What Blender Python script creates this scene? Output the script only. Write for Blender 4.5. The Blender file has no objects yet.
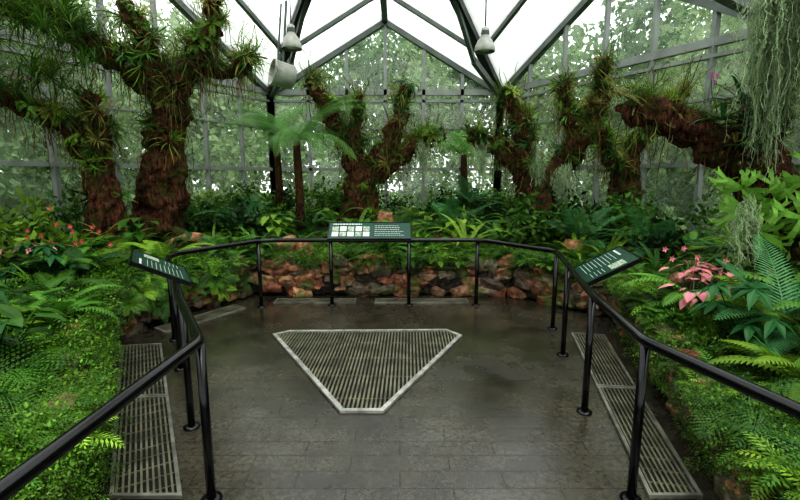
import bpy, math, random
import numpy as np
from mathutils import Vector
rng=np.random.default_rng(7); random.seed(7)
U=rng.uniform
vs_=bpy.context.scene.view_settings
vs_.view_transform='Standard'
try: vs_.look='High Contrast'
except Exception as ex: print('look',ex)
# ---------------------------------------------------------------- materials
def newmat(name):
    m=bpy.data.materials.new(name); m.use_nodes=True; nt=m.node_tree
    for n in list(nt.nodes): nt.nodes.remove(n)
    out=nt.nodes.new('ShaderNodeOutputMaterial')
    return m,nt,out
def N(nt,t,**kw):
    n=nt.nodes.new(t)
    for k,v in kw.items():
        if k in n.inputs: n.inputs[k].default_value=v
        else: setattr(n,k,v)
    return n
def mat_simple(name,col,rough=.5,metal=0,noise=0,nscale=8,bump=0):
    m,nt,out=newmat(name); L=nt.links
    p=N(nt,'ShaderNodeBsdfPrincipled'); p.inputs['Base Color'].default_value=(*col,1)
    p.inputs['Roughness'].default_value=rough; p.inputs['Metallic'].default_value=metal
    if noise or bump:
        tc=N(nt,'ShaderNodeTexCoord'); nz=N(nt,'ShaderNodeTexNoise'); nz.inputs['Scale'].default_value=nscale; nz.inputs['Detail'].default_value=6
        L.new(tc.outputs['Object'],nz.inputs['Vector'])
        r=N(nt,'ShaderNodeValToRGB'); a=[c*(1-noise) for c in col]; b=[min(1,c*(1+noise)) for c in col]
        r.color_ramp.elements[0].position=.35; r.color_ramp.elements[1].position=.65
        r.color_ramp.elements[0].color=(*a,1); r.color_ramp.elements[1].color=(*b,1)
        L.new(nz.outputs[0],r.inputs[0]); L.new(r.outputs[0],p.inputs['Base Color'])
        if bump:
            bp=N(nt,'ShaderNodeBump'); bp.inputs['Strength'].default_value=bump; bp.inputs['Distance'].default_value=.03
            L.new(nz.outputs[0],bp.inputs['Height']); L.new(bp.outputs[0],p.inputs['Normal'])
    L.new(p.outputs[0],out.inputs[0]); return m
def mat_leaf(name,trans=.35,rough=.45,spec=.3):
    m,nt,out=newmat(name); L=nt.links
    a=N(nt,'ShaderNodeAttribute'); a.attribute_name='tint'
    p=N(nt,'ShaderNodeBsdfPrincipled'); p.inputs['Roughness'].default_value=rough; p.inputs['Specular IOR Level'].default_value=spec
    L.new(a.outputs['Color'],p.inputs['Base Color'])
    t=N(nt,'ShaderNodeBsdfTranslucent'); L.new(a.outputs['Color'],t.inputs['Color'])
    mx=N(nt,'ShaderNodeMixShader'); mx.inputs[0].default_value=trans
    L.new(p.outputs[0],mx.inputs[1]); L.new(t.outputs[0],mx.inputs[2]); L.new(mx.outputs[0],out.inputs[0]); return m
M_leaf=mat_leaf('leaf_green',.3,.42,.32); M_leafout=mat_leaf('leaf_outdoor',.45,.7,.1); M_moss=mat_leaf('spanish_moss_fibre',.4,.9,.1)
def mat_stone():
    m,nt,out=newmat('rubble_stone'); L=nt.links
    a=N(nt,'ShaderNodeAttribute'); a.attribute_name='tint'
    tc=N(nt,'ShaderNodeTexCoord'); nz=N(nt,'ShaderNodeTexNoise'); nz.inputs['Scale'].default_value=14; nz.inputs['Detail'].default_value=8
    L.new(tc.outputs['Object'],nz.inputs['Vector'])
    r=N(nt,'ShaderNodeValToRGB'); r.color_ramp.elements[0].position=.35; r.color_ramp.elements[1].position=.7
    r.color_ramp.elements[0].color=(.3,.26,.22,1); r.color_ramp.elements[1].color=(1,1,1,1)
    L.new(nz.outputs[0],r.inputs[0])
    mu=N(nt,'ShaderNodeMix',data_type='RGBA',blend_type='MULTIPLY'); mu.inputs[0].default_value=1
    L.new(a.outputs['Color'],mu.inputs[6]); L.new(r.outputs[0],mu.inputs[7])
    n2=N(nt,'ShaderNodeTexNoise'); n2.inputs['Scale'].default_value=3.6; n2.inputs['Detail'].default_value=6; L.new(tc.outputs['Object'],n2.inputs['Vector'])
    r2=N(nt,'ShaderNodeValToRGB'); r2.color_ramp.elements[0].position=.52; r2.color_ramp.elements[1].position=.64
    L.new(n2.outputs[0],r2.inputs[0])
    mm=N(nt,'ShaderNodeMix',data_type='RGBA'); L.new(r2.outputs[0],mm.inputs[0]); L.new(mu.outputs[2],mm.inputs[6]); mm.inputs[7].default_value=(.08,.11,.022,1)
    p=N(nt,'ShaderNodeBsdfPrincipled'); p.inputs['Roughness'].default_value=.6; L.new(mm.outputs[2],p.inputs['Base Color'])
    bp=N(nt,'ShaderNodeBump'); bp.inputs['Strength'].default_value=1; bp.inputs['Distance'].default_value=.05
    L.new(nz.outputs[0],bp.inputs['Height']); L.new(bp.outputs[0],p.inputs['Normal'])
    L.new(p.outputs[0],out.inputs[0]); return m
M_stone=mat_stone()
def mat_bark():
    m,nt,out=newmat('bark_mossy'); L=nt.links
    tc=N(nt,'ShaderNodeTexCoord'); mp=N(nt,'ShaderNodeMapping'); mp.inputs['Scale'].default_value=(12,12,3)
    L.new(tc.outputs['Object'],mp.inputs[0])
    nz=N(nt,'ShaderNodeTexNoise'); nz.inputs['Scale'].default_value=2.2; nz.inputs['Detail'].default_value=9; nz.inputs['Roughness'].default_value=.75
    L.new(mp.outputs[0],nz.inputs['Vector'])
    r=N(nt,'ShaderNodeValToRGB'); e=r.color_ramp.elements; e[0].position=.40; e[0].color=(.016,.008,.006,1); e[1].position=.62; e[1].color=(.27,.115,.065,1)
    L.new(nz.outputs[0],r.inputs[0])
    n2=N(nt,'ShaderNodeTexNoise'); n2.inputs['Scale'].default_value=3.2; n2.inputs['Detail'].default_value=8; n2.inputs['Roughness'].default_value=.72; L.new(tc.outputs['Object'],n2.inputs['Vector'])
    r2=N(nt,'ShaderNodeValToRGB'); r2.color_ramp.elements[0].position=.49; r2.color_ramp.elements[1].position=.62; L.new(n2.outputs[0],r2.inputs[0])
    mm=N(nt,'ShaderNodeMix',data_type='RGBA'); L.new(r2.outputs[0],mm.inputs[0]); L.new(r.outputs[0],mm.inputs[6]); mm.inputs[7].default_value=(.10,.105,.025,1)
    p=N(nt,'ShaderNodeBsdfPrincipled'); p.inputs['Roughness'].default_value=.75; p.inputs['Specular IOR Level'].default_value=.2; L.new(mm.outputs[2],p.inputs['Base Color'])
    bp=N(nt,'ShaderNodeBump'); bp.inputs['Strength'].default_value=1; bp.inputs['Distance'].default_value=.12
    L.new(nz.outputs[0],bp.inputs['Height']); L.new(bp.outputs[0],p.inputs['Normal']); L.new(p.outputs[0],out.inputs[0]); return m
M_bark=mat_bark()
def mat_floor():
    m,nt,out=newmat('wet_stone_paving'); L=nt.links
    tc=N(nt,'ShaderNodeTexCoord')
    br=N(nt,'ShaderNodeTexBrick'); br.inputs['Scale'].default_value=1; br.inputs['Brick Width'].default_value=.6; br.inputs['Row Height'].default_value=.15
    br.inputs['Mortar Size'].default_value=.004; br.inputs['Color1'].default_value=(.092,.085,.063,1); br.inputs['Color2'].default_value=(.108,.10,.076,1); br.inputs['Mortar'].default_value=(.045,.042,.03,1)
    br.inputs['Mortar Smooth'].default_value=.4
    L.new(tc.outputs['Object'],br.inputs['Vector'])
    nz=N(nt,'ShaderNodeTexNoise'); nz.inputs['Scale'].default_value=1.0; nz.inputs['Detail'].default_value=8; nz.inputs['Roughness'].default_value=.65; L.new(tc.outputs['Object'],nz.inputs['Vector'])
    r=N(nt,'ShaderNodeValToRGB'); e=r.color_ramp.elements; e[0].position=.38; e[0].color=(.38,.37,.33,1); e[1].position=.64; e[1].color=(1,.98,.9,1); L.new(nz.outputs[0],r.inputs[0])
    mu=N(nt,'ShaderNodeMix',data_type='RGBA',blend_type='MULTIPLY'); mu.inputs[0].default_value=1; L.new(br.outputs[0],mu.inputs[6]); L.new(r.outputs[0],mu.inputs[7])
    n3=N(nt,'ShaderNodeTexNoise'); n3.inputs['Scale'].default_value=30; n3.inputs['Detail'].default_value=6; n3.inputs['Roughness'].default_value=.75; L.new(tc.outputs['Object'],n3.inputs['Vector'])
    r3=N(nt,'ShaderNodeValToRGB'); e=r3.color_ramp.elements; e[0].position=.38; e[0].color=(.4,.4,.4,1); e[1].position=.66; e[1].color=(1,1,1,1); L.new(n3.outputs[0],r3.inputs[0])
    mu2=N(nt,'ShaderNodeMix',data_type='RGBA',blend_type='MULTIPLY'); mu2.inputs[0].default_value=1; L.new(mu.outputs[2],mu2.inputs[6]); L.new(r3.outputs[0],mu2.inputs[7])
    p=N(nt,'ShaderNodeBsdfPrincipled'); L.new(mu2.outputs[2],p.inputs['Base Color']); p.inputs['Specular IOR Level'].default_value=.8
    n4=N(nt,'ShaderNodeTexNoise'); n4.inputs['Scale'].default_value=1.1; n4.inputs['Detail'].default_value=8; n4.inputs['Roughness'].default_value=.68
    mp=N(nt,'ShaderNodeMapping'); mp.inputs['Location'].default_value=(3.3,1.2,0); L.new(tc.outputs['Object'],mp.inputs[0]); L.new(mp.outputs[0],n4.inputs['Vector'])
    mr=N(nt,'ShaderNodeMapRange'); mr.inputs['From Min'].default_value=.42; mr.inputs['From Max'].default_value=.6; mr.inputs['To Min'].default_value=.07; mr.inputs['To Max'].default_value=.34
    L.new(n4.outputs[0],mr.inputs[0]); L.new(mr.outputs[0],p.inputs['Roughness'])
    bp=N(nt,'ShaderNodeBump'); bp.inputs['Strength'].default_value=.4; bp.inputs['Distance'].default_value=.005; bp.invert=True
    L.new(br.outputs['Fac'],bp.inputs['Height'])
    b2=N(nt,'ShaderNodeBump'); b2.inputs['Strength'].default_value=.16; b2.inputs['Distance'].default_value=.008; L.new(n3.outputs[0],b2.inputs['Height']); L.new(bp.outputs[0],b2.inputs['Normal'])
    L.new(b2.outputs[0],p.inputs['Normal']); L.new(p.outputs[0],out.inputs[0]); return m
M_floor=mat_floor()
def mat_glass(name,haze,col,gl=.06):
    m,nt,out=newmat(name); L=nt.links
    t=N(nt,'ShaderNodeBsdfTransparent'); t.inputs[0].default_value=(*col,1)
    tr=N(nt,'ShaderNodeBsdfTranslucent'); tr.inputs[0].default_value=(.93,.95,.93,1)
    g=N(nt,'ShaderNodeBsdfGlossy'); g.inputs['Roughness'].default_value=.08
    a=N(nt,'ShaderNodeMixShader'); a.inputs[0].default_value=haze; L.new(t.outputs[0],a.inputs[1]); L.new(tr.outputs[0],a.inputs[2])
    b=N(nt,'ShaderNodeMixShader'); b.inputs[0].default_value=gl; L.new(a.outputs[0],b.inputs[1]); L.new(g.outputs[0],b.inputs[2])
    L.new(b.outputs[0],out.inputs[0]); return m
M_glass=mat_glass('misted_glass',.13,(.90,.94,.91)); M_roofglass=mat_glass('frosted_roof_glass',.45,(.97,.99,.98),.03)
M_frame=mat_simple('aluminium_frame_grey',(.24,.26,.24),.45,0,.15,3)
M_framedark=mat_simple('steel_frame_dark',(.10,.12,.105),.5,0,.2,3)
M_black=mat_simple('black_gloss_paint',(.004,.004,.005),.18)
M_soil=mat_simple('soil_and_moss',(.03,.04,.012),.95,0,.6,6,.6)
M_out=mat_simple('lawn_grass',(.09,.16,.05),.95,0,.4,2)
M_galv=mat_simple('galvanised_steel',(.33,.33,.30),.38,.3,.3,12)
M_slat=mat_simple('grate_slat_metal',(.15,.145,.10),.4,.3,.4,6)
mat_rim=mat_simple('weathered_rim',(.18,.18,.15),.45,.3,.4,8)
M_pitshade=mat_simple('painted_pit_shade',(.012,.012,.008),.8,0,.4,9)  # near-black colour painted in place of the shade below the slats
M_grey=mat_simple('grey_enamel',(.36,.37,.33),.4,0,.2,5)
M_panel=mat_simple('dark_green_sign_panel',(.016,.06,.04),.25)
M_paper=mat_simple('sign_print_white',(.6,.63,.6),.5)
M_signpic=mat_simple('sign_print_picture',(.28,.33,.25),.5,0,.8,60)
# ---------------------------------------------------------------- geometry helpers
class Geo:
    def __init__(s): s.V=[];s.Q=[];s.C=[];s.n=0
    def add(s,V,Q,C=None):
        V=np.asarray(V,float).reshape(-1,3);Q=np.asarray(Q,int).reshape(-1,4)
        if C is None: C=np.ones((len(V),3))
        C=np.asarray(C,float)
        if C.ndim==1: C=np.tile(C,(len(V),1))
        s.V.append(V);s.Q.append(Q+s.n);s.C.append(C);s.n+=len(V)
    def arr(s): return np.concatenate(s.V),np.concatenate(s.Q),np.concatenate(s.C)
    def mesh(s,name,mat,smooth=False):
        V,Q,C=s.arr(); me=bpy.data.meshes.new(name)
        me.vertices.add(len(V)); me.vertices.foreach_set('co',V.astype(np.float32).ravel())
        me.loops.add(len(Q)*4); me.loops.foreach_set('vertex_index',Q.astype(np.int32).ravel())
        me.polygons.add(len(Q)); me.polygons.foreach_set('loop_start',np.arange(0,len(Q)*4,4,dtype=np.int32))
        me.polygons.foreach_set('use_smooth',np.full(len(Q),smooth))
        me.update(calc_edges=True)
        a=me.color_attributes.new('tint','FLOAT_COLOR','POINT')
        a.data.foreach_set('color',np.hstack([np.clip(C,0,1),np.ones((len(C),1))]).astype(np.float32).ravel())
        if mat: me.materials.append(mat)
        return me
    def obj(s,name,mat,parent=None,smooth=False):
        o=bpy.data.objects.new(name,s.mesh(name,mat,smooth)); bpy.context.collection.objects.link(o)
        if parent: o.parent=parent
        return o
def empty(name,loc=(0,0,0)):
    o=bpy.data.objects.new(name,None); o.location=loc; o.empty_display_size=.2; bpy.context.collection.objects.link(o); return o
def nrm(v): v=np.asarray(v,float); return v/(np.linalg.norm(v)+1e-9)
def beam(g,p,q,w,h):
    p=np.array(p,float);q=np.array(q,float);d=nrm(q-p); up=np.array([0,0,1.]) if abs(d[2])<.95 else np.array([0,1.,0])
    s=nrm(np.cross(d,up));u=np.cross(s,d)
    V=[]
    for b in (p,q):
        for a,c in((-1,-1),(1,-1),(1,1),(-1,1)): V.append(b+s*a*w/2+u*c*h/2)
    g.add(V,[[0,1,2,3],[7,6,5,4],[0,4,5,1],[1,5,6,2],[2,6,7,3],[3,7,4,0]])
def tube(g,pts,rad,seg=12,rough=0,cap=True):
    P=np.array(pts,float); R=np.array(rad if hasattr(rad,'__len__') else [rad]*len(P),float)
    n=len(P); T=np.zeros_like(P); T[1:-1]=P[2:]-P[:-2];T[0]=P[1]-P[0];T[-1]=P[-1]-P[-2]
    T/=np.linalg.norm(T,axis=1)[:,None]
    ref=np.array([0,0,1.]) if abs(T[0][2])<.9 else np.array([0,1.,0])
    V=[];s=nrm(np.cross(T[0],ref))
    for i in range(n):
        s=nrm(s-T[i]*np.dot(s,T[i]));u=np.cross(T[i],s)
        for k in range(seg):
            a=2*math.pi*k/seg; rr=R[i]*(1+rough*math.sin(a*3+i*.7+P[i][0]))
            V.append(P[i]+(s*math.cos(a)+u*math.sin(a))*rr)
    Q=[]
    for i in range(n-1):
        for k in range(seg):
            Q.append([i*seg+k,i*seg+(k+1)%seg,(i+1)*seg+(k+1)%seg,(i+1)*seg+k])
    if cap:
        for base,flip in((0,1),((n-1)*seg,0)):
            for k in range(1,seg-2,2):
                q=[base,base+k,base+k+1,base+k+2]; Q.append(q[::-1] if flip else q)
    g.add(V,Q)
def lathe(g,prof,seg=24,origin=(0,0,0)):
    V=[];o=np.array(origin,float)
    for r,z in prof:
        for k in range(seg):
            a=2*math.pi*k/seg; V.append(o+[r*math.cos(a),r*math.sin(a),z])
    Q=[[i*seg+k,i*seg+(k+1)%seg,(i+1)*seg+(k+1)%seg,(i+1)*seg+k] for i in range(len(prof)-1) for k in range(seg)]
    g.add(V,Q)
def smoothpath(pts,k=5):
    P=np.array(pts,float);out=[]
    E=np.vstack([2*P[0]-P[1],P,2*P[-1]-P[-2]])
    for i in range(1,len(E)-2):
        for j in range(k):
            t=j/k;p0,p1,p2,p3=E[i-1:i+3]
            out.append(.5*((2*p1)+(-p0+p2)*t+(2*p0-5*p1+4*p2-p3)*t*t+(-p0+3*p1-3*p2+p3)*t**3))
    out.append(E[-2]); return np.array(out)
# ---------------------------------------------------------------- plant prototypes
def frond_geo(g,L,n,w,e0,droop,kind=0,fw=.4,hw=None,yaw=0,stem=.15,C=(1,1,1),bow=.15,m=6,fat=.55):
    cy,sy=math.cos(yaw),math.sin(yaw)
    Rz=np.array([[cy,-sy,0],[sy,cy,0],[0,0,1]])
    ds=L/n; p=np.zeros(3); V=[];Q=[]
    hw=hw or ds*.42; pts=[];fr=[]
    for i in range(n+1):
        s=i/n;a=e0-droop*s**1.3
        T=np.array([math.cos(a),0,math.sin(a)]);Nn=np.array([-math.sin(a),0,math.cos(a)])
        pts.append(p.copy());fr.append((T,Nn)); p=p+T*ds
    rw=max(.0025,L*.007)
    for i,(pt,f) in enumerate(zip(pts,fr)):
        ww=rw*(1-.8*i/n); V+= [pt+[0,ww,0],pt-[0,ww,0]]
    Q+=[[2*i,2*i+1,2*i+3,2*i+2] for i in range(n)]
    for i in range(n+1):
        s=i/n
        if s<stem: continue
        q=(s-stem)/(1-stem); l=w*(math.sin(math.pi*min(1,(.22+.78*q)))**.8*.9+.08)
        T,Nn=fr[i]
        for sg in(-1,1):
            d=nrm(np.array([0,sg,0])+T*(fw+.5*q)-Nn*bow)
            b=pts[i];k=len(V)
            if kind==0:
                V+=[b,b+d*l*.35+T*hw,b+d*l,b+d*l*.35-T*hw*.8];Q.append([k,k+1,k+2,k+3])
            elif kind==1:
                dd=nrm(d-Nn*.25)
                V+=[b+T*hw*.6,b-T*hw*.6,b+d*l*.5+T*hw,b+d*l*.5-T*hw,b+d*l*.5+dd*l*.5+T*hw*.15,b+d*l*.5+dd*l*.5-T*hw*.15]
                Q+=[[k,k+1,k+3,k+2],[k+2,k+3,k+5,k+4]]
            else:
                for j in range(1,m+1):
                    t=j/m; c=b+d*l*t-Nn*.12*l*t*t; ll=max(ds*fat*(1-.75*t),.004); 
                    for s2 in(-1,1):
                        k=len(V);e=nrm(T*s2+d*.6);f=d*l/m*.42
                        V+=[c-f*.3,c+e*ll*.5+f,c+e*ll,c+e*ll*.5-f]; Q.append([k,k+1,k+2,k+3])
    V=np.array(V)@Rz.T
    c=np.array(C)*(U(.8,1.2)); g.add(V,Q,c)
def fern(nf,L,n,w,kind,e=(.5,1.2),dr=(1.2,2),**k):
    g=Geo()
    for i in range(nf):
        frond_geo(g,L*U(.7,1.1),n,w*U(.85,1.1),U(*e),U(*dr),kind,yaw=2*math.pi*(i+U(-.3,.3))/nf,**k)
    return g.arr()
def strap_geo(g,L,w,e0,droop,yaw,seg=6,C=(1,1,1),tipw=.05,fold=.3):
    p=np.zeros(3);V=[];Q=[]
    cy,sy=math.cos(yaw),math.sin(yaw);Rz=np.array([[cy,-sy,0],[sy,cy,0],[0,0,1]])
    for i in range(seg+1):
        s=i/seg;a=e0-droop*s**1.4;T=np.array([math.cos(a),0,math.sin(a)]);Nn=np.array([-math.sin(a),0,math.cos(a)])
        ww=w*(math.sin(math.pi*(.18+.8*s))**.7)*(1 if s<1 else tipw)
        V+=[p+[0,ww,0]+Nn*ww*fold,p,p-[0,ww,0]+Nn*ww*fold];p=p+T*L/seg
    for i in range(seg):
        k=3*i;Q+=[[k,k+1,k+4,k+3],[k+1,k+2,k+5,k+4]]
    g.add(np.array(V)@Rz.T,Q,np.array(C)*U(.75,1.25))
def rosette(n,L,w,e=(.3,1.4),dr=(.6,1.8),**k):
    g=Geo()
    for i in range(n): strap_geo(g,L*U(.6,1.1),w,U(*e),U(*dr),U(0,6.28),**k)
    return g.arr()
def leafblade(g,pos,d,up,L,w,Cm,Ce,seg=5,droop=.3,heart=False):
    pos=np.array(pos);d=nrm(d);s=nrm(np.cross(d,up));u=np.cross(s,d);V=[];C=[]
    prof=[.0,.75,1,.85,.5,.02] if not heart else [.55,1,.95,.7,.38,.02]
    for i in range(6):
        t=i/5;c=pos+d*L*t-u*droop*L*t*t;ww=w*prof[i]; back=-d*L*.22 if heart and i==0 else 0
        V+=[c+s*ww+u*ww*.2+back,c+s*ww*.5+u*ww*.1+back*.5,c,c-s*ww*.5+u*ww*.1+back*.5,c-s*ww+u*ww*.2+back];C+=[Ce,Cm,Cm,Cm,Ce]
    Q=[]
    for i in range(5):
        k=5*i
        for j in range(4): Q.append([k+j,k+j+1,k+j+6,k+j+5])
    g.add(V,Q,np.array(C)*U(.8,1.2))
def stalk(g,a,b,w,C):
    a=np.array(a);b=np.array(b);s=np.array([w,0,0]);t=np.array([0,w,0])
    g.add([a-s,a+s,b+s,b-s,a-t,a+t,b+t,b-t],[[0,1,2,3],[4,5,6,7]],C)
def broadplant(n,h,L,w,Cm=(1,1,1),Ce=(1,1,1),heart=True):
    g=Geo()
    for i in range(n):
        y=U(0,6.28);r=h*U(.2,.75);z=h*U(.5,1.05);tip=np.array([math.cos(y)*r,math.sin(y)*r,z])
        stalk(g,(0,0,0),tip,.005,np.array([.8,1,.6])*(1 if Cm==(1,1,1) else .2))
        leafblade(g,tip,[math.cos(y),math.sin(y),U(-.5,.1)],[0,0,1],L*U(.7,1.1),w*U(.8,1.1),Cm,Ce,heart=heart)
    return g.arr()
def umbrella(n,h,L,w):
    g=Geo()
    for i in range(n):
        y=U(0,6.28);r=h*U(.1,.6);z=h*U(.4,1.05);tip=np.array([math.cos(y)*r,math.sin(y)*r,z])
        stalk(g,(0,0,0),tip,.005,np.array([.8,1,.6]))
        for k in range(7):
            a=y+2*math.pi*k/7;leafblade(g,tip,[math.cos(a),math.sin(a),-.15+.3*math.cos(a-y)*-1],[0,0,1],L*U(.8,1.1),w,(1,1,1),(.9,.9,.9),heart=False)
    return g.arr()
def bush(n,rx,rz,size,blobs=9):
    g=Geo();c=rng.normal(size=(blobs,3))*[rx*.45,rx*.45,rz*.4]
    V=[];cc=[]
    for i in range(n):
        b=c[i%blobs];d=nrm(rng.normal(size=3));p=b+d*np.array([rx,rx,rz])*.42*U(.5,1)
        t=nrm(d*.5+rng.normal(size=3)*.6+[0,0,-.3]);s=nrm(np.cross(t,rng.normal(size=3)));l=size*U(.6,1.2)
        V+=[p,p+t*l*.45+s*l*.25,p+t*l,p+t*l*.45-s*l*.25]; cc+=[[U(.7,1.3)]*3]*4
    g.add(V,np.arange(4*n).reshape(-1,4),np.array(cc)); return g.arr()
def staghorn(n,L):
    g=Geo()
    for i in range(n):
        y=U(0,6.28);e=U(-.2,.9);l=L*U(.6,1.1)
        def br(p,d,l,w,depth):
            p=np.array(p);d=nrm(d);V=[];s=nrm(np.cross(d,[math.sin(y)*.3,math.cos(y)*.3,.9]))
            seg=3
            for j in range(seg+1):
                t=j/seg;ww=w*(.6+.7*t if depth else 1-.8*t);V+=[p+s*ww,p-s*ww]
                if j<seg: p=p+d*l/seg;d=nrm(d+[0,0,-.35])
            g.add(V,[[2*j,2*j+1,2*j+3,2*j+2] for j in range(seg)],np.array([1,1,1])*U(.85,1.2))
            if depth:
                for sg in (-.5,.5): br(p-d*.02,d+s*sg+rng.normal(size=3)*.12,l*.62,w*.7,depth-1)
        br([0,0,0],[math.cos(y)*math.cos(e),math.sin(y)*math.cos(e),math.sin(e)],l*.5,L*.06,2)
    return g.arr()
P_fs=[fern(9,.34,12,.075,0) for _ in range(3)]
P_fm=[fern(11,.6,22,.1,1,hw=.013) for _ in range(3)]
P_fb=[fern(9,.6,16,.17,2,m=7) for _ in range(3)]
P_sword=[fern(14,.7,30,.055,0,hw=.012,e=(.7,1.4),dr=(1,2.2)) for _ in range(2)]
P_tf=[fern(17,1.5,30,.30,2,m=9,e=(.35,1.1),dr=(1,1.9),stem=.1,bow=.35,fat=.8) for _ in range(2)]
P_cyc=[fern(11,1.2,34,.24,1,hw=.011,e=(.2,1.1),dr=(.6,1.2),fw=.5,stem=.12,bow=-.1) for _ in range(2)]
P_ros=[rosette(18,.32,.012) for _ in range(3)]
P_ros2=[rosette(14,.5,.024,e=(.1,1.3),dr=(.3,1.2)) for _ in range(2)]
P_grass=[rosette(34,.5,.006,e=(.3,1.5),dr=(1,2.6),seg=5) for _ in range(2)]
P_hang=[rosette(26,.6,.008,e=(-.3,1.1),dr=(1.5,2.5)) for _ in range(2)]
P_broad=[broadplant(14,.4,.19,.062) for _ in range(3)]
P_cal=[broadplant(16,.34,.13,.052,(.78,.26,.34),(.16,.30,.08)) for _ in range(2)]
P_red=[rosette(16,.3,.02,C=(1,1,1)) for _ in range(2)]
P_umb=[umbrella(9,.55,.2,.035) for _ in range(2)]
P_bush=[bush(420,.5,.5,.12) for _ in range(3)]
P_stag=[staghorn(9,.55) for _ in range(3)]
P_lace=[bush(260,.16,.1,.022,7) for _ in range(3)]
def inst(g,P,pos,sc=1,yaw=None,n=None,tint=(1,1,1)):
    V,Q,C=P; yaw=U(0,6.28) if yaw is None else yaw
    cy,sy=math.cos(yaw),math.sin(yaw);R=np.array([[cy,-sy,0],[sy,cy,0],[0,0,1]])
    if n is not None:
        z=nrm(n);x=nrm(np.cross([.31,.95,.1],z));y=np.cross(z,x);R=np.stack([x,y,z],1)@R
    g.add(V@R.T*sc+np.array(pos),Q,C*np.array(tint))
def pick(a): return a[int(U(0,len(a)-1e-6))]
GR=[(.06,.15,.022),(.09,.20,.035),(.14,.27,.035),(.035,.095,.025),(.20,.32,.04),(.055,.13,.035)]
def gt(b=1): 
    c=np.array(GR[int(U(0,5.99))])*U(.65,1.35)*b; return c
# ---------------------------------------------------------------- camera
cam=bpy.data.cameras.new('camera'); cam.lens=20; cam.sensor_width=36; co=bpy.data.objects.new('camera',cam)
co.location=(0,0,1.72); co.rotation_euler=(math.radians(90-9.2),0,0); bpy.context.collection.objects.link(co); bpy.context.scene.camera=co
# ---------------------------------------------------------------- platform / terrain
PL=np.array([(-1.65,-3),(-1.65,2.1),(-3.0,4.35),(-2.8,5.2),(-2.15,6.3),(1.6,6.3),(2.5,5.25),(2.4,4.65),(1.72,2.1),(1.75,1.0),(1.95,-3)])
def inside(x,y,P=PL):
    x=np.asarray(x);y=np.asarray(y);c=np.zeros(x.shape,bool);n=len(P);j=n-1
    for i in range(n):
        xi,yi=P[i];xj,yj=P[j]
        c^=((yi>y)!=(yj>y))&(x<(xj-xi)*(y-yi)/(yj-yi+1e-12)+xi); j=i
    return c
def dist(x,y):
    x=np.asarray(x,float);y=np.asarray(y,float);d=np.full(x.shape,99.)
    for i in range(len(PL)-1):
        a=PL[i];b=PL[i+1];ab=b-a;t=np.clip(((x-a[0])*ab[0]+(y-a[1])*ab[1])/(ab@ab),0,1)
        d=np.minimum(d,np.hypot(x-a[0]-t*ab[0],y-a[1]-t*ab[1]))
    return d
def edgeh(y): t=np.clip((np.asarray(y,float)-1.5)/4,0,1); return .3+.22*t*t*(3-2*t)
def ground(x,y):
    x=np.asarray(x,float);y=np.asarray(y,float)
    return edgeh(y)+np.minimum(dist(x,y),3.5)*.08+.04*np.sin(x*2.3+1)*np.sin(y*1.9)+.02*np.sin(x*6)*np.sin(y*7)
A=(-3.36,12.);B=(2.6,12.);C_=(5.6,6.8);CL=(-6.36,6.8);EV=3.9;PK=5.66;HUB=np.array([-.38,6.8,6.5])
ROOM=np.array([(-6.36,-3),CL,A,B,C_,(5.6,-3)])
g=Geo();xs=np.arange(-6.28,5.55,.12);ys=np.arange(-2.9,11.95,.12)
X,Y=np.meshgrid(xs,ys);Z=ground(X,Y);ins=inside(X,Y)&(dist(X,Y)>.02);Z=np.where(inside(X,Y),edgeh(Y)-.1,Z-.12*np.exp(-dist(X,Y)*7))
rm=inside(X,Y,ROOM+ (ROOM-np.array([-.4,5]))*-.012)
nx=len(xs);Q=[]
for j in range(len(ys)-1):
    for i in range(nx-1):
        ids=[(j,i),(j,i+1),(j+1,i+1),(j+1,i)]
        if any(ins[a] for a in ids) or not all(rm[a] for a in ids): continue
        Q.append([a*nx+b for a,b in ids])
used=np.unique(np.array(Q));rem=np.full(X.size,-1);rem[used]=np.arange(len(used))
g.add(np.stack([X.ravel(),Y.ravel(),Z.ravel()],1)[used],rem[np.array(Q)]); g.obj('planting_bed_soil',M_soil,smooth=True)
me=bpy.data.meshes.new('floor'); PF=PL+np.array([[-.2,0]]*5+[[.2,0]]*6)
n=len(PL);vs=[(x,y+(.15 if i in(4,5) else 0),0) for i,(x,y) in enumerate(PF)]+[(x,y+(.15 if i in(4,5) else 0),-.15) for i,(x,y) in enumerate(PF)]
me.from_pydata(vs,[],[list(range(n))[::-1],list(range(n,2*n))]+[[i,(i+1)%n,(i+1)%n+n,i+n] for i in range(n)]); me.materials.append(M_floor); me.update()
fo=bpy.data.objects.new('floor',me); bpy.context.collection.objects.link(fo)
g=Geo(); g.add([(-60,-30,-.16),(60,-30,-.16),(60,60,-.16),(-60,60,-.16)],[[0,1,2,3]]); g.obj('ground_lawn',M_out)
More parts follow.
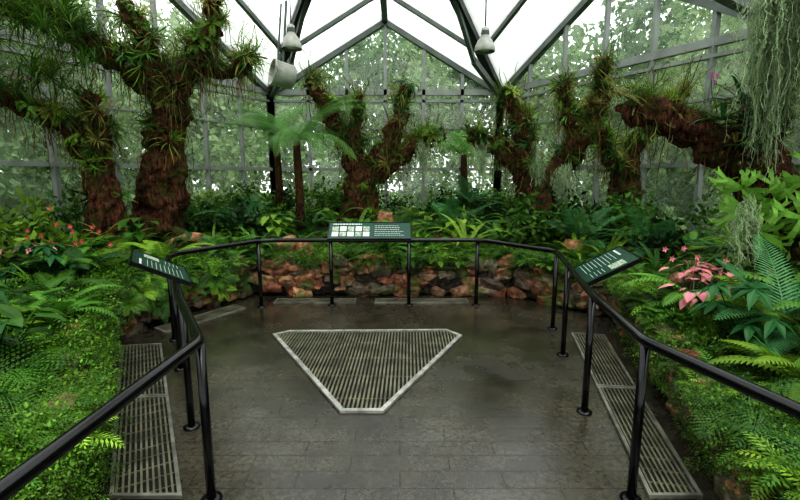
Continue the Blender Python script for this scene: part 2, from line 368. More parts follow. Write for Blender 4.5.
# ---------------------------------------------------------------- stone wall
def cubesphere(n=4,rnd=.6):
    V=[];Q=[]
    for ax in range(3):
        for sg in(-1,1):
            k=len(V)
            for i in range(n+1):
                for j in range(n+1):
                    p=[0,0,0];p[ax]=sg;p[(ax+1)%3]=-1+2*i/n;p[(ax+2)%3]=-1+2*j/n
                    V.append(p)
            for i in range(n):
                for j in range(n):
                    a=k+i*(n+1)+j;q=[a,a+n+1,a+n+2,a+1];Q.append(q if sg>0 else q[::-1])
    V=np.array(V,float);l=np.linalg.norm(V,axis=1)[:,None];V=V*(1-rnd)*.85+V/l*rnd
    return V,np.array(Q)
CS,CSQ=cubesphere()
def stone(g,pos,size,yaw,col,amp=.2,roll=0):
    ph=U(0,6.28,6)
    V=CS*(1+amp*np.sin(CS[:,[1,2,0]]*2.6+ph[:3])+amp*.6*np.sin(CS[:,[2,0,1]]*5+ph[3:]))
    V=V*np.array(size)/2; c,s=math.cos(roll),math.sin(roll);V=V@np.array([[c,0,s],[0,1,0],[-s,0,c]]).T
    c,s=math.cos(yaw),math.sin(yaw);V=V@np.array([[c,-s,0],[s,c,0],[0,0,1]]).T
    g.add(V+np.array(pos),CSQ,np.array(col)*U(.7,1.3))
SC=[(.42,.20,.11),(.32,.20,.12),(.15,.11,.08),(.48,.28,.15),(.25,.2,.14),(.36,.14,.08),(.15,.14,.09),(.30,.17,.10)]
g=Geo()
for i in range(0,len(PL)-1):
    a=PL[i];b=PL[i+1];L=np.linalg.norm(b-a);d=(b-a)/L;nout=np.array([-d[1],d[0]])
    if inside(np.array([(a+b)[0]/2+nout[0]*.2]),np.array([(a+b)[1]/2+nout[1]*.2]))[0]: nout=-nout
    yaw=math.atan2(d[1],d[0])
    for k in range(int(L/.04)):
        s=U(0,L);p=a+d*s
        if p[1]<-.8: continue
        H=float(edgeh(p[1]));sz=U(.13,.32);zz=U(.04,H+.0)
        p=p+nout*(.12+U(-.03,.03)+zz*.06)
        stone(g,(p[0],p[1],zz),(sz*U(1,1.4),.22,sz*U(.6,.9)),yaw+U(-.25,.25),SC[int(U(0,7.99))],.2,U(-.4,.4))
    for k in range(int(L/.2)):
        s=(k+.5)*L/int(L/.2);p=a+d*s+nout*.18
        if p[1]<-.8: continue
        H=float(edgeh(p[1]));stone(g,(p[0],p[1],H*.42),(.4,.2,H*.95),yaw,(.04,.03,.02),.05)
g.obj('stone_retaining_wall',M_stone,smooth=True)
for (x,y,sz) in[(-1.75,6.75,(.34,.25,.34)),(-.3,8.7,(.4,.3,.45)),(2.6,6.5,(.4,.3,.3)),(-3.2,6.6,(.5,.35,.35)),(2.9,4.4,(.35,.3,.25)),(-1.45,6.7,(.3,.2,.3))]:
    g=Geo();stone(g,(0,0,0),sz,U(0,3),(.45,.23,.13),.22);o=g.obj('garden_rock',M_stone,None,True);o.location=(x,y,float(ground(x,y))+sz[2]*.35)
# ---------------------------------------------------------------- grates
def ptsin(poly,slat_dir,spacing):
    poly=np.array(poly,float);d=nrm(list(slat_dir)+[0])[:2];nn=np.array([-d[1],d[0]])
    t=poly@nn;out=[];c=t.min()+spacing
    while c<t.max()-spacing*.4:
        hits=[]
        for i in range(len(poly)):
            a=poly[i];b=poly[(i+1)%len(poly)];ta=a@nn;tb=b@nn
            if (ta-c)*(tb-c)<0: hits.append(a+(b-a)*(c-ta)/(tb-ta))
        if len(hits)>=2: out.append((hits[0],hits[1]))
        c+=spacing
    return out
def grate(poly,sdir,spacing=.036,fw=.035,fm=None,cross=None,sw=.014):
    e=empty('drain_grate');P=[np.array(p,float) for p in poly]
    me=bpy.data.meshes.new('pit_shade_sheet');me.from_pydata([(p[0],p[1],.003) for p in P],[],[list(range(len(P)))]);me.materials.append(M_pitshade)  # flat dark sheet on the floor, standing in for a shaded opening
    o=bpy.data.objects.new('pit_shade_sheet',me);bpy.context.collection.objects.link(o);o.parent=e
    g=Geo()
    for a,b in ptsin(poly,sdir,spacing): beam(g,(a[0],a[1],.012),(b[0],b[1],.012),sw,.016)
    if cross:
        for a,b in ptsin(poly,(-sdir[1],sdir[0]),cross): beam(g,(a[0],a[1],.009),(b[0],b[1],.009),.008,.010)
    g.obj('slats',M_slat,e)
    cen=sum(P)/len(P);n=len(P);inn=[];ou=[]
    for i in range(n):
        a=nrm(P[i]-P[i-1]);b=nrm(P[(i+1)%n]-P[i]);na=np.array([-a[1],a[0]]);nb=np.array([-b[1],b[0]]);m=nrm(na+nb);k=1/max(.3,m@na)
        sgn=1 if m@(cen-P[i])>0 else -1
        inn.append(P[i]+m*sgn*k*fw/2);ou.append(P[i]-m*sgn*k*fw/2)
    V=[(*p,.024) for p in ou]+[(*p,.024) for p in inn]+[(*p,.002) for p in ou]+[(*p,.002) for p in inn];Q=[]
    for i in range(n):
        j=(i+1)%n;Q+=[[i,j,n+j,n+i],[i,2*n+i,2*n+j,j],[n+i,n+j,3*n+j,3*n+i]]
    g=Geo();g.add(V,Q);g.obj('rim',fm or M_galv,e)
grate([(-1.38,4.69),(-1.24,4.80),(.52,4.84),(.66,4.66),(-.134,3.07),(-.432,3.07)],(.02,1),.034,.04,cross=.4,sw=.016)
def strip(a0,a1,b0,b1,n):
    a0,a1,b0,b1=[np.array(v,float) for v in(a0,a1,b0,b1)]
    for i in range(n):
        s=i/n+.006;t=(i+1)/n-.006;L=lambda u,v,q:u+(v-u)*q
        P=[L(a0,a1,s),L(a0,a1,t),L(b0,b1,t),L(b0,b1,s)]
        grate(P,a1-a0,.03,.022,mat_rim,cross=.12,sw=.012)
strip((-1.17,1.0),(-1.17,2.1),(-1.5,1.0),(-1.5,2.1),1)
strip((-1.19,2.16),(-2.50,4.42),(-1.56,2.16),(-2.87,4.36),2)
strip((1.36,2.16),(1.92,4.75),(1.63,2.16),(2.24,4.68),2)
strip((-2.62,4.75),(-2.05,5.7),(-2.82,4.9),(-2.25,5.85),1)
strip((-1.75,5.97),(-.62,5.97),(-1.75,6.15),(-.62,6.15),1)
strip((-.35,5.97),(.95,5.97),(-.35,6.15),(.95,6.15),1)
# ---------------------------------------------------------------- handrail
H=.9;rail=[(-1.09,-1.2),(-1.06,1.0),(-1.02,2.16),(-1.456,2.87),(-2.42,4.56),(-2.45,4.85),(-1.87,5.8),(-1.7,5.88),(1.0,5.89),(1.12,5.84),(1.74,5.02),(1.76,4.9),(1.6,4.15),(1.37,3.07),(1.245,2.16),(1.42,1.48),(1.62,.6),(1.7,-1.2)]
e=empty('handrail');g=Geo()
R=np.array([(x,y,H) for x,y in rail]);out=[]
for i in range(len(R)):
    if 0<i<len(R)-1:
        a=nrm(R[i-1]-R[i]);b=nrm(R[i+1]-R[i]);k=.05
        for t in(0,.25,.5,.75,1): out.append((1-t)**2*(R[i]+a*k)+2*t*(1-t)*R[i]+t*t*(R[i]+b*k))
    else: out.append(R[i])
tube(g,out,.028,14);g.obj('top_rail',M_black,e,True)
g=Geo()
for i,(x,y) in enumerate([(-1.06,1.0),(-1.02,2.16),(-1.456,2.87),(-2.0,3.83),(-2.42,4.56),(-1.87,5.8),(-.93,5.89),(.12,5.89),(1.04,5.89),(1.76,4.92),(1.6,4.15),(1.37,3.07),(1.25,2.16),(1.53,1.0)]):
    tube(g,[(x,y,0.01),(x,y,H-.01)],.024,14)
    lathe(g,[(.055,.003),(.055,.012),(.03,.02),(.024,.02)],16,(x,y,0))
g.obj('posts',M_black,e,True)
# ---------------------------------------------------------------- signs
def sign(center,dirx,w,d,rise,kind):
    e=empty('information_sign');c=np.array(center,float);x=nrm(list(dirx)+[0]);y=np.array([-x[1],x[0],0]);yv=nrm(y*math.cos(rise)+np.array([0,0,1])*math.sin(rise));z=np.cross(x,yv)
    def slab(u0,u1,v0,v1,z0,z1,name,mat):
        g=Geo();V=[c+x*u+yv*v+z*q for q in(z0,z1) for (u,v) in((u0,v0),(u1,v0),(u1,v1),(u0,v1))]
        g.add(V,[[3,2,1,0],[4,5,6,7],[0,1,5,4],[1,2,6,5],[2,3,7,6],[3,0,4,7]]);return g.obj(name,mat,e)
    slab(-w/2,w/2,-d/2,d/2,-.012,.012,'board',M_panel)
    fr=.01
    slab(-w/2-fr,w/2+fr,-d/2-fr,-d/2,-.016,.016,'trim_front',M_black);slab(-w/2-fr,w/2+fr,d/2,d/2+fr,-.016,.016,'trim_back',M_black)
    slab(-w/2-fr,-w/2,-d/2,d/2,-.016,.016,'trim_side_a',M_black);slab(w/2,w/2+fr,-d/2,d/2,-.016,.016,'trim_side_b',M_black)
    g=Geo()
    def ln(u0,u1,v,h): 
        V=[c+x*u+yv*vv+z*.0135 for (u,vv) in((u0,v-h),(u1,v-h),(u1,v+h),(u0,v+h))];g.add(V,[[0,1,2,3]])
    def words(u0,u1,v,h):
        u=u0
        while u<u1-.01:
            l=min(U(.012,.04),u1-u);ln(u,u+l,v,h);u+=l+.008
    if kind=='wide':
        for k in range(5):
            u=-w*.46+k*w*.095
            for r in range(2): slab(u,u+w*.078,-d*.36+r*d*.34,-d*.08+r*d*.34,.0125,.0135,'picture_%d_%d'%(k,r),M_signpic if (k+r)%2 else M_paper)
        for k in range(6): words(.06*w,w*U(.36,.44),d*(.3-.12*k),.0032)
        words(-w*.46,-w*.1,d*.41,.009)
    else:
        words(-w*.42,-w*.05,d*.36,.009)
        for k in range(9): words(-w*.42,w*(U(.0,.12)),d*(.24-.075*k),.0022)
        for k in range(4): words(w*.18,w*.4,d*(-.1-.075*k),.0022)
        slab(w*.18,w*.42,d*.02,d*.3,.0125,.0135,'picture',M_signpic)
    g.obj('printed_lines',M_paper,e)
    g=Geo()
    for u in(-w*.3,w*.3):
        p=c+x*u-yv*d*.36-z*.01; beam(g,p,(p[0],p[1],H),.03,.03)
        p2=c+x*u+yv*d*.2-z*.012;beam(g,p2,(p[0],p[1],H),.02,.02)
    g.obj('bracket',M_black,e)
sign((-.41,5.98,1.01),(1,0),1.1,.3,math.radians(38),'wide')
sign((-1.98,3.6,1.0),(-.495,.869),.68,.44,math.radians(28),'s')
sign((1.73,3.70,.99),(-.2,-.98),.6,.44,math.radians(30),'s')
# ---------------------------------------------------------------- greenhouse shell
def polyobj(name,pts,mat,par):
    me=bpy.data.meshes.new(name);me.from_pydata([tuple(p) for p in pts],[],[list(range(len(pts)))]);me.materials.append(mat)
    o=bpy.data.objects.new(name,me);bpy.context.collection.objects.link(o);o.parent=par;return o
def facet(name,a,b,peak,nb):
    e=empty(name);a=np.array(a);b=np.array(b);m=(a+b)/2
    pts=[(*a,0),(*b,0),(*b,EV)]+([(*m,PK)] if peak else [])+[(*a,EV)]
    polyobj('glass',pts,M_glass,e);g=Geo();d=Geo()
    for i in range(nb+1):
        t=i/nb;p=a+(b-a)*t;z=EV+((PK-EV)*(1-abs(2*t-1)) if peak else 0)
        big=i in(0,nb);beam(g,(*p,-.1),(*p,z),.17 if big else .08,.17 if big else .1)
    for z,h in((.35,.12),(1.95,.08),(3.0,.04),(EV,.14),(EV-.22,.06)): beam(g,(*a,z),(*b,z),.1,h)
    if peak:
        beam(d,(*a,EV),(*m,PK),.16,.22);beam(d,(*b,EV),(*m,PK),.16,.22)
    g.obj('mullions',M_frame,e)
    if peak:d.obj('rake_beams',M_framedark,e)
    gg=Geo();beam(gg,(*a,.1),(*b,.1),.14,.5);gg.obj('plinth',mat_rim,e)
facet('wall_back',A,B,True,6);facet('wall_right_angled',B,C_,True,6);facet('wall_left_angled',A,CL,True,6)
facet('wall_right',C_,(5.6,-3.),False,9);facet('wall_left',CL,(-6.36,-3.),False,9);facet('wall_front',(-6.36,-3.),(5.6,-3.),True,10)
e=empty('ceiling');gd=Geo()
tri=0
for a,b in((A,B),(B,C_),(CL,A)):
    a3=np.array([*a,EV]);b3=np.array([*b,EV]);p=np.array([(a[0]+b[0])/2,(a[1]+b[1])/2,PK])
    for c in(a3,b3):
        tri+=1;polyobj('roof_glass_%d'%tri,[c,p,HUB],M_roofglass,e)
        for t in(.25,.5,.75): beam(gd,p+(HUB-p)*t,c+(HUB-c)*t,.09,.15)
        beam(gd,c,HUB,.18,.24)
    beam(gd,p,HUB,.14,.2)
H2=np.array([-.38,-3,6.5])
for xx in(5.6,-6.36):
    c=np.array([xx,6.8,EV]);c2=np.array([xx,-3,EV]);tri+=1
    polyobj('roof_glass_%d'%tri,[c,HUB,H2,c2],M_roofglass,e);beam(gd,c,c2,.14,.18)
    for t in np.linspace(.1,1,9): beam(gd,HUB+(H2-HUB)*t,c+(c2-c)*t,.06,.1)
    for t in(.33,.66): beam(gd,c+(HUB-c)*t,c2+(H2-c2)*t,.05,.08)
beam(gd,HUB,H2,.16,.2)
for c in(A,B):
    c3=np.array([*c,EV])
    beam(gd,c3+[0,0,-.1],c3+(HUB-c3)*.33+[0,0,-.5],.1,.14);beam(gd,c3+(HUB-c3)*.33+[0,0,-.5],c3+(HUB-c3)*.55,.08,.1)
gd.obj('steel_beams',M_framedark,e)
# ---------------------------------------------------------------- lamps and fan housing
for x,y,z in((-2.07,9.,4.15),(1.62,9.,4.1)):
    e=empty('pendant_lamp',(x,y,z));g=Geo()
    lathe(g,[(.19,0),(.2,.02),(.185,.1),(.14,.2),(.085,.27),(.07,.3),(.07,.42),(.03,.45),(.0,.45)],28);g.obj('shade',M_grey,e,True)
    g=Geo();lathe(g,[(.0,.02),(.1,.03),(.13,.08),(.11,.14)],20);g.obj('bulb',M_paper,e,True)
    g=Geo();tube(g,[(0,0,.44),(0,0,1.25)],.012,8);lathe(g,[(.075,.3),(.08,.34),(.075,.38)],20);g.obj('stem',M_framedark,e,True)
e=empty('ventilation_fan',(-2.25,9.,3.68));g=Geo()
lathe(g,[(0,-.2),(.2,-.2),(.23,-.17),(.235,.15),(.26,.18),(.26,.22),(.22,.22),(.21,.1),(0,.1)],28)
o=g.obj('housing',M_grey,e,True);o.rotation_euler=(math.radians(80),0,math.radians(-60))
g=Geo();beam(g,(0,0,.2),(.1,.05,1.35),.04,.04);beam(g,(-.1,0,.2),(0,.05,1.3),.03,.03);g.obj('bracket',M_framedark,e)
# ---------------------------------------------------------------- trees
def tree(branches,nepi,es=1.,lump=.16):
    e=empty('epiphyte_tree');g=Geo();samp=[]
    for br in branches:
        br=np.array(br);sp=smoothpath(br,6);sp[:,3]=np.maximum(sp[:,3],.04)
        sp[:,:3]+=np.stack([.045*np.sin(np.arange(len(sp))*1.1),.04*np.cos(np.arange(len(sp))*.9),0*sp[:,0]],1)
        tube(g,sp[:,:3],sp[:,3]*.97*(1+.12*np.sin(np.arange(len(sp))*1.7)),14,.15);samp.append(sp)
    b=np.array(branches[0])
    for k in range(7):
        a=U(0,6.28);r0=b[0][3];q=[(b[0][0]+math.cos(a)*(r0+.25),b[0][1]+math.sin(a)*(r0+.25),b[0][2]),(b[0][0]+math.cos(a)*r0*.95,b[0][1]+math.sin(a)*r0*.95,b[0][2]+.45),(b[1][0]+math.cos(a+.5)*b[1][3]*.95,b[1][1]+math.sin(a+.5)*b[1][3]*.95,b[1][2]+.1),(b[2][0]+math.cos(a+.9)*b[2][3]*.9,b[2][1]+math.sin(a+.9)*b[2][3]*.9,b[2][2])]
        sp=smoothpath(q,4);tube(g,sp,[.085]*(len(sp)-1)+[.05],8,.1)
    o=g.obj('trunk',M_bark,e,True)
    r=o.modifiers.new('r','REMESH');r.mode='VOXEL';r.voxel_size=.028;r.use_smooth_shade=True
    tx=bpy.data.textures.new('barklump','CLOUDS');tx.noise_scale=.11;tx.noise_depth=5
    d=o.modifiers.new('d','DISPLACE');d.texture=tx;d.texture_coords='LOCAL';d.strength=lump;d.mid_level=.5
    g=Geo();S=np.concatenate(samp)
    for k in range(nepi):
        s=S[int(U(0,len(S)-1))]
        a=U(0,6.28);out=nrm([math.cos(a),math.sin(a)-.1,U(.1,1.3)]);pos=s[:3]+out*s[3]*.9
        if s[2]<2.0 and U(0,1)<.5: continue
        r=U(0,1);t=gt(1.1)
        if U(0,1)<.22: t=np.array((.32,.30,.09))*U(.5,1.1)
        if r<.28: inst(g,pick(P_ros),pos,U(.6,1.1)*es,n=out,tint=t)
        elif r<.36: inst(g,pick(P_ros2),pos,U(.4,.75)*es,n=out,tint=t)
        elif r<.62: inst(g,pick(P_fs),pos,U(.6,1.2)*es,n=nrm(out+[0,0,.5]),tint=t)
        elif r<.84: inst(g,pick(P_hang),pos,U(.5,.95)*es,n=nrm(out+[0,0,.3]),tint=t)
        elif r<.91: inst(g,pick(P_stag),pos,U(.4,.8)*es,n=nrm(out+[0,0,.5]),tint=t*1.2)
        else: inst(g,pick(P_grass),pos,U(.5,.9)*es,n=out,tint=t)
    g.obj('epiphytes',M_leaf,e)
    g=Geo()
    for k in range(nepi*3):
        s=S[int(U(0,len(S)-1))]
        if s[2]<1.3: continue
        p=s[:3]+rng.normal(size=3)*s[3]*.6;l=U(.15,.6);w=.004;q=[]
        x,y,z=p
        for j in range(6): q+=[[x-w,y,z],[x+w,y,z]];x+=U(-.025,.025);y+=U(-.02,.02);z-=l/5
        g.add(q,[[2*j,2*j+1,2*j+3,2*j+2] for j in range(5)],np.array([.16,.12,.06])*U(.4,1.6))
    for k in range(nepi*6):
        s=S[int(U(0,len(S)-1))]
        if s[2]<1.8: continue
        p=s[:3];d=nrm(rng.normal(size=3)+[0,0,.6]);l=U(.2,.65)
        q=[];w=.005;c=p+d*s[3]*.8
        for j in range(5): q+=[c-[w,0,0],c+[w,0,0]];c=c+d*l/4;d=nrm(d+rng.normal(size=3)*.25)
        g.add(q,[[2*j,2*j+1,2*j+3,2*j+2] for j in range(4)],np.array([.15,.18,.05])*U(.4,1.6))
    for k in range(nepi*2):
        s=S[int(U(0,len(S)-1))];a=U(0,6.28);out=nrm([math.cos(a),math.sin(a)-.1,U(.2,1.6)])
        if s[2]<1.8 and U(0,1)<.6: continue
        inst(g,pick(P_lace),s[:3]+out*s[3]*.95,U(.5,1.1),n=out,tint=np.array([(.18,.22,.05),(.24,.15,.06),(.11,.19,.05)][k%3])*U(.5,1.2))
    g.obj('roots_and_moss',M_moss,e)
tree([[(-4.0,7.2,.3,.40),(-3.88,7.2,1.1,.34),(-3.75,7.2,1.9,.3),(-3.62,7.2,2.6,.27),(-3.5,7.1,3.1,.25)],
      [(-3.5,7.1,2.9,.22),(-4.0,6.9,3.35,.19),(-4.4,6.6,3.6,.15),(-4.65,6.4,3.8,.12),(-5.1,6.0,3.9,.09)],
      [(-3.5,7.1,3.0,.21),(-3.1,7.0,3.4,.17),(-2.8,6.9,3.8,.13),(-2.6,6.8,4.3,.09)],
      [(-3.1,7.0,3.4,.12),(-2.6,7.1,3.3,.1),(-2.2,7.2,3.55,.07)],
      [(-3.5,7.1,3.0,.18),(-3.75,6.9,3.7,.14),(-3.9,6.8,4.2,.1)]],165)
tree([[(-4.4,6.5,.3,.24),(-4.3,6.5,1.2,.18),(-4.35,6.5,1.8,.17),(-4.55,6.5,2.3,.15),(-4.85,6.3,2.57,.12),(-5.2,6.0,2.75,.1)],
      [(-4.35,6.5,1.8,.13),(-4.2,6.45,2.3,.1),(-4.25,6.4,2.85,.09)]],75)
tree([[(-.85,9.5,.5,.42),(-.84,9.5,1.2,.31),(-.88,9.5,1.7,.27),(-1.05,9.5,2.3,.22),(-1.5,9.5,3.15,.17),(-1.85,9.5,3.75,.12)],
      [(-.84,9.5,1.3,.26),(-.6,9.5,1.85,.23),(-.3,9.5,2.35,.2),(-.02,9.5,2.9,.16),(.1,9.5,3.55,.1)],
      [(-.6,9.5,1.7,.18),(-.1,9.4,2.05,.16),(.35,9.4,2.4,.14),(.72,9.4,2.6,.09)],
      [(-.95,9.5,2.1,.14),(-.9,9.4,2.8,.1),(-.8,9.4,3.4,.07)]],130)
tree([[(2.75,8.5,.4,.46),(2.65,8.5,1.1,.37),(2.55,8.5,1.6,.29),(2.3,8.5,1.95,.22),(1.8,8.45,2.25,.17),(1.25,8.4,2.5,.12)],
      [(2.6,8.5,1.5,.23),(2.3,8.4,2.3,.18),(2.2,8.4,2.8,.14),(1.9,8.4,3.2,.09)],
      [(2.7,8.5,1.2,.29),(3.0,8.5,1.9,.24),(3.4,8.4,2.55,.19),(3.65,8.4,3.2,.14),(3.6,8.3,3.7,.08)],
      [(3.3,8.4,2.4,.14),(3.0,8.3,2.9,.1),(2.9,8.2,3.4,.07)]],150)
tree([[(3.95,7.9,.4,.28),(3.95,7.9,1.2,.19),(3.95,7.9,1.95,.16),(4.25,7.7,2.6,.12),(4.5,7.4,3.1,.08)],
      [(3.95,7.9,1.7,.12),(3.5,7.7,2.1,.1),(3.3,7.5,2.5,.07)]],60)
tree([[(4.3,4.7,.2,.36),(4.15,4.8,1.25,.31),(3.8,4.9,1.86,.25),(3.27,5,2.2,.19),(2.85,5.05,2.4,.16),(2.5,5.1,2.53,.15)],
      [(3.8,4.9,1.8,.2),(3.8,4.75,2.5,.18),(3.85,4.6,3.1,.15),(3.9,4.4,3.7,.1)],
      [(4.3,4.2,.3,.32),(4.2,4.3,1.1,.26),(4.0,4.7,1.5,.23)]],60,.85)
# ---------------------------------------------------------------- spanish moss curtains
def moss(cx,cy,z0,z1,wx,n,name='spanish_moss'):
    g=Geo()
    for k in range(n):
        x=cx+rng.normal()*wx;y=cy+rng.normal()*wx*.7;z=z0+U(-.2,.1);L=(z0-z1)*U(.4,1.05)*(1-.4*min(1,abs(x-cx)/(2*wx)))
        m=18;w=U(.003,.0055);q=[];c=np.array([.5,.6,.40])*U(.55,1.15)
        for j in range(m): 
            q+=[[x-w,y,z],[x+w,y+w,z]];x+=U(-.025,.025);y+=U(-.025,.025);z-=L/(m-1)
            for _ in range(2):
                a=np.array([x,y,z]);b=a+[U(-.05,.05),U(-.05,.05),U(-.06,.03)]
                g.add([a-[w*.6,0,0],a+[w*.6,0,0],b+[w*.4,0,0],b-[w*.4,0,0]],[[0,1,2,3]],c)
        g.add(q,[[2*j,2*j+1,2*j+3,2*j+2] for j in range(m-1)],c)
    g.obj(name,M_moss)
moss(3.5,4.4,3.6,1.85,.10,350);moss(3.35,4.3,1.5,.8,.05,40);moss(2.5,8.2,2.3,1.5,.06,80);moss(2.95,8.1,1.9,1.2,.08,120);moss(1.5,8.3,2.3,1.7,.05,60);moss(.45,9.2,2.4,1.8,.05,50)
moss(3.8,4.1,3.6,1.9,.12,300)
# ---------------------------------------------------------------- explicit epiphyte groups
g=Geo()
for p,s,P in[((3.3,4.7,2.3),.8,P_ros2),((3.4,4.6,2.45),.8,P_ros2),((3.6,4.6,2.0),.9,P_ros2),((3.6,4.6,2.6),.8,P_ros2),((3.5,4.6,2.25),.9,P_ros2)]:
    inst(g,pick(P),p,s,tint=(.04,.12,.035))
for p,s in[((3.45,4.45,1.42),.8),((3.4,4.45,1.62),.75),((3.7,4.4,1.5),.85),((3.5,4.3,1.2),.8),((3.85,4.25,1.7),.8),((3.8,4.2,1.35),.8)]:
    inst(g,pick(P_stag),p,s,n=(-.3,-.6,-.1),tint=(.2,.38,.07))
g.obj('staghorn_fern',M_leaf)
g=Geo()
for k in range(34):
    p=(U(-5.3,-3.9),U(5.4,6.6),U(2.7,4.0));inst(g,pick(P_hang if k%2 else P_grass),p,U(.8,1.4),tint=gt(1.1)*[1.2,1,1])
g.obj('hanging_strap_fern',M_leaf)
def flowers(name,spots,col,sc=1):
    g=Geo()
    for (x,y,z,n,r) in spots:
        for k in range(n):
            p=np.array([x,y,z])+rng.normal(size=3)*[r,r,r*.5]
            for a in range(5):
                t=2*math.pi*a/5;d=np.array([math.cos(t),-.35,math.sin(t)])*sc;s=np.array([-math.sin(t),0,math.cos(t)])*sc
                g.add([p,p+d*.02+s*.012,p+d*.04,p+d*.02-s*.012],[[0,1,2,3]],np.array(col)*U(.7,1.2))
            stalk(g,p,p+[0,.02,-.25],.002,(.05,.12,.03))
    g.obj(name,M_leaf)
flowers('orchid_flowers',[(3.15,4.7,2.72,4,.05),(-4.7,5.8,2.95,3,.05)],(.5,.1,.33),.6)
flowers('impatiens_flowers',[(-4.5,5.1,1.08,14,.25),(-3.9,5.3,1.0,8,.2),(-4.8,4.3,1.05,7,.2)],(.7,.14,.14),.9)
flowers('impatiens_flowers',[(2.85,4.3,.92,8,.16),(3.3,4.0,.85,5,.15)],(.8,.28,.34),.9)
# ---------------------------------------------------------------- beds
def spots(n,x0,x1,y0,y1,dmin=.25,dmax=9,ins=.09):
    out=[]
    while len(out)<n:
        x=U(x0,x1,400);y=U(y0,y1,400);d=dist(x,y);ok=(~inside(x,y))&(d>dmin)&(d<dmax)&inside(x,y,ROOM*1.0+(np.array([-.4,5])-ROOM)*ins)
        out+=[(a,b) for a,b in zip(x[ok],y[ok])]
    return [(a,b,float(ground(a,b))) for a,b in out[:n]]
g=Geo()
for x,y,z in spots(700,-6,5.2,1.0,11.3): inst(g,pick(P_fs),(x,y,z-.02),U(.7,1.5),tint=gt())
for x,y,z in spots(330,-3.6,3.4,.9,6.9,.05,.5): inst(g,pick(P_fs),(x,y,z-.03),U(.6,1.1),tint=gt(1.2))
for k in range(26):
    a=np.array((-3,4.35)) if k%2 else np.array((-2.8,5.2));b=np.array((-2.8,5.2)) if k%2 else np.array((-2.15,6.3));x,y=a+(b-a)*U(0,1);inst(g,pick(P_fs),(x,y+.06,U(.2,.5)),U(.6,1.),n=(.7,-.5,.6),tint=gt(1.1))
g.obj('fern_groundcover',M_leaf)
g=Geo()
for x,y,z in spots(560,-4,-1.7,.9,6,.08,1.2): inst(g,pick(P_lace),(x,y,z+.04),U(.8,1.6),tint=np.array((.19,.37,.05))*U(.45,1.2))
for x,y,z in spots(500,-3,3.5,.9,7.5,.02,.9): inst(g,pick(P_lace),(x,y,z+.03),U(.7,1.4),tint=np.array((.15,.27,.045))*U(.45,1.2))
for k in range(330):
    t=U(0,1);x,y=(-1.65,U(.9,2.1)) if t<.3 else tuple(np.array((-1.65,2.1))+(np.array((-3,4.35))-(-1.65,2.1))*U(0,1))
    inst(g,pick(P_lace),(x-.02+U(-.06,.05),y,U(.04,.4)),U(.5,1.),tint=np.array((.16,.30,.05))*U(.45,1.2))
for k in range(220):
    x,y=np.array((1.72,.9))+(np.array((1.72,2.1))-(1.72,.9))*U(0,1) if k%3==0 else np.array((1.72,2.1))+(np.array((2.4,4.65))-(1.72,2.1))*U(0,1)
    inst(g,pick(P_lace),(x+.06,y,U(.05,.42)),U(.4,.9),tint=np.array((.12,.22,.04))*U(.5,1.2))
far=[(-3,4.35),(-2.8,5.2),(-2.15,6.3),(1.6,6.3),(2.5,5.25)]
for k in range(150):
    i=int(U(0,3.99));a=np.array(far[i]);b=np.array(far[i+1]);x,y=a+(b-a)*U(0,1);inst(g,pick(P_lace),(x,y+.08,.57-abs(rng.normal())*.11),U(.3,.7),tint=np.array((.13,.22,.045))*U(.5,1.2))
g.obj('maidenhair_fern_groundcover',M_leaf)
def plants(name,protos,pts,sc,tint=None,b=1.):
    meshes=[]
    for P in protos:
        for v in range(3):
            gg=Geo();c=np.array(tint)*U(.8,1.2) if tint is not None else gt(b);inst(gg,P,(0,0,0),1,0,tint=c);meshes.append(gg.mesh(name,M_leaf))
    for x,y,z in pts:
        o=bpy.data.objects.new(name,meshes[int(U(0,len(meshes)-.01))]);o.location=(x,y,z);s=U(*sc);o.scale=(s,s,s);o.rotation_euler=(U(-.1,.1),U(-.1,.1),U(0,6.28));bpy.context.collection.objects.link(o)
plants('boston_fern',P_fm,spots(38,-6,-1.9,1.6,7,.25,3)+spots(26,2,5,1.6,7,.3,3)+spots(26,-4,4,6.6,11,.3),(.8,1.35),None,1.2)
plants('lady_fern',P_fb,spots(20,-5,-1.9,1.5,6,.2,2.5)+[(1.98,1.55,.33),(2.3,1.6,.38),(2.0,2.35,.36),(2.5,2.2,.4)]+spots(16,2,4.6,1.5,6,.3,2.2)+spots(18,-4,3,6.6,10.5,.25),(.7,1.2),None,1.3)
plants('sword_fern',P_sword,spots(14,-5.5,-2,2,7,.5)+spots(10,2.2,5,2,7,.5)+spots(14,-4,3.5,7,10.6),(.8,1.3),None,1)
plants('philodendron',P_broad,spots(22,-6,-2,2.5,8,.4)+spots(14,2.2,5,2.6,8,.6)+spots(20,-4,3.6,6.8,10.6,.4),(.7,1.15),None,.9)
plants('spider_lily',P_ros2,spots(16,-5.6,-2.2,3,8,.5)+spots(12,2.5,5,2.5,8,.6)+spots(16,-4,3.4,7,10.6),(.8,1.3),None,.9)
plants('umbrella_plant',P_umb,[(-2.6,2.6,.42),(-3.2,3.2,.5),(-3.0,2.2,.45),(-3.9,3.8,.55),(-3.5,2.7,.5),(2.6,3.2,.45),(-3.8,4.6,.5)],(.8,1.1),(.03,.12,.035))
plants('caladium',P_cal,[(2.75,4.15,.6),(2.98,4.05,.58),(2.6,3.8,.5),(-4.2,5.2,.65),(-4.6,5.0,.65)],(.85,1.0),(1,1,1))
plants('bromeliad',P_red,[(-4.9,5.3,.65),(-4.5,5.5,.62),(-4.1,5.9,.62),(3.4,3.8,.6),(-.6,7.6,.62),(.7,7.4,.62),(-3.9,5.3,.6)],(.7,1.),(.34,.065,.04))
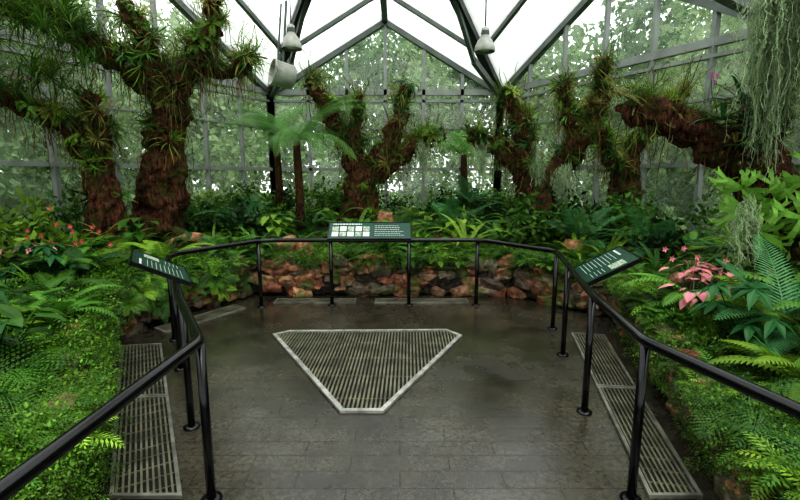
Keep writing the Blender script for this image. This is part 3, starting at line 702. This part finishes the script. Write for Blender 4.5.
plants('cycad',P_cyc,[(2.7,6.6,.75),(3.4,5.9,.7),(3.0,3.3,.55),(-3.4,8.4,.8),(1.5,9.6,1.2),(-2.8,8.0,.9),(1.0,8.4,.75)],(.8,1.05),(.08,.22,.09))
plants('bird_nest_fern',[rosette(14,.7,.06,e=(.6,1.3),dr=(.6,1.4)) ],[(3.3,2.6,.5),(-2.9,5.6,.55),(-4.3,3.6,.6),(2.9,2.0,.42),(3.7,3.3,.6)],(.6,.95),(.17,.34,.05))
plants('leafy_shrub',P_bush,[(x,y,z+.15) for x,y,z in spots(20,-5.6,-2.5,7.4,10.8,.8,9,.13)+spots(18,-2.5,2.5,9.8,11.1,.8,9,.1)+spots(18,2.2,5,5.5,10,1,9,.14)+spots(6,3.6,4.8,2,5.5)+spots(8,-5.6,-4.5,2.5,6.5)],(.7,1.2),None,.8)
for x,y,h,s in((-1.9,8.4,1.75,1.),(-2.6,9.6,1.9,.95),(1.45,10.2,1.5,.85),(-4.8,4.2,1.6,.7)):
    e=empty('tree_fern',(x,y,float(ground(x,y))-.05));g=Geo();tube(g,[(0,0,0),(.03,0,h*.4),(0,.02,h*.8),(0,0,h)],[.1,.08,.07,.06],10,.15);g.obj('trunk',M_bark,e,True)
    g=Geo();inst(g,pick(P_tf),(0,0,h-.03),s,tint=np.array((.13,.28,.07))*U(.9,1.3));g.obj('fronds',M_leaf,e)
# ---------------------------------------------------------------- outdoor woodland
crowns=[]
for v in range(4):
    V,Q,C=bush(3300,2.4,2.6,.30,16);g=Geo();g.add(V,Q,C*np.array([(.22,.32,.16),(.28,.38,.20),(.16,.26,.13),(.30,.40,.21)][v]));crowns.append(g.mesh('crown',M_leafout))
tg=Geo();tube(tg,[(0,0,0),(.1,0,2),(-.05,.1,4),(.1,0,6)],[.22,.17,.13,.08],10,.1);tm=tg.mesh('bole',M_bark,True)
def otree(x,y,z,s,name='woodland_tree'):
    e=empty(name,(x,y,-.16));e.rotation_euler=(0,0,U(0,6.28))
    if z>2: 
        o=bpy.data.objects.new('bole',tm);o.parent=e;bpy.context.collection.objects.link(o);o.scale=(1,1,z/5)
    o=bpy.data.objects.new('crown',crowns[int(U(0,3.99))]);o.parent=e;o.location=(0,0,z);o.scale=(s,s,s*U(.9,1.2));bpy.context.collection.objects.link(o)
for x in np.arange(-16,17,3.4):
    otree(x+U(-.6,.6),U(17,19),U(3.6,5.2),U(.95,1.2)); otree(x+U(-.6,.6),U(16,17.5),1.3,.8,'woodland_shrub')
for x in np.arange(-18,20,4.6): otree(x,U(22,24),U(6,8.5),1.4)
for y in (0,3.5,7,10.,13.5):
    for sx in(-1,1):
        off=11 if y<8 else 10
        otree(sx*off-.4+U(-.5,.5),y+U(-.5,.5),U(3.8,5),1);otree(sx*(off-.8)-.4,y+1.2,1.2,.7,'woodland_shrub')
        otree(sx*(off+4.5)-.4,y+1,U(5,7.5),1.3)
# ---------------------------------------------------------------- light
w=bpy.data.worlds.new('overcast_sky');bpy.context.scene.world=w;w.use_nodes=True
nt=w.node_tree;bg=nt.nodes['Background'];bg.inputs[0].default_value=(.96,.98,1,1);bg.inputs[1].default_value=1.9
s=bpy.data.lights.new('sun','SUN');s.energy=2.3;s.angle=math.radians(35);s.color=(1,.98,.93);so=bpy.data.objects.new('sun',s);so.rotation_euler=(math.radians(25),math.radians(12),0);bpy.context.collection.objects.link(so)
so.location=(0,0,20)
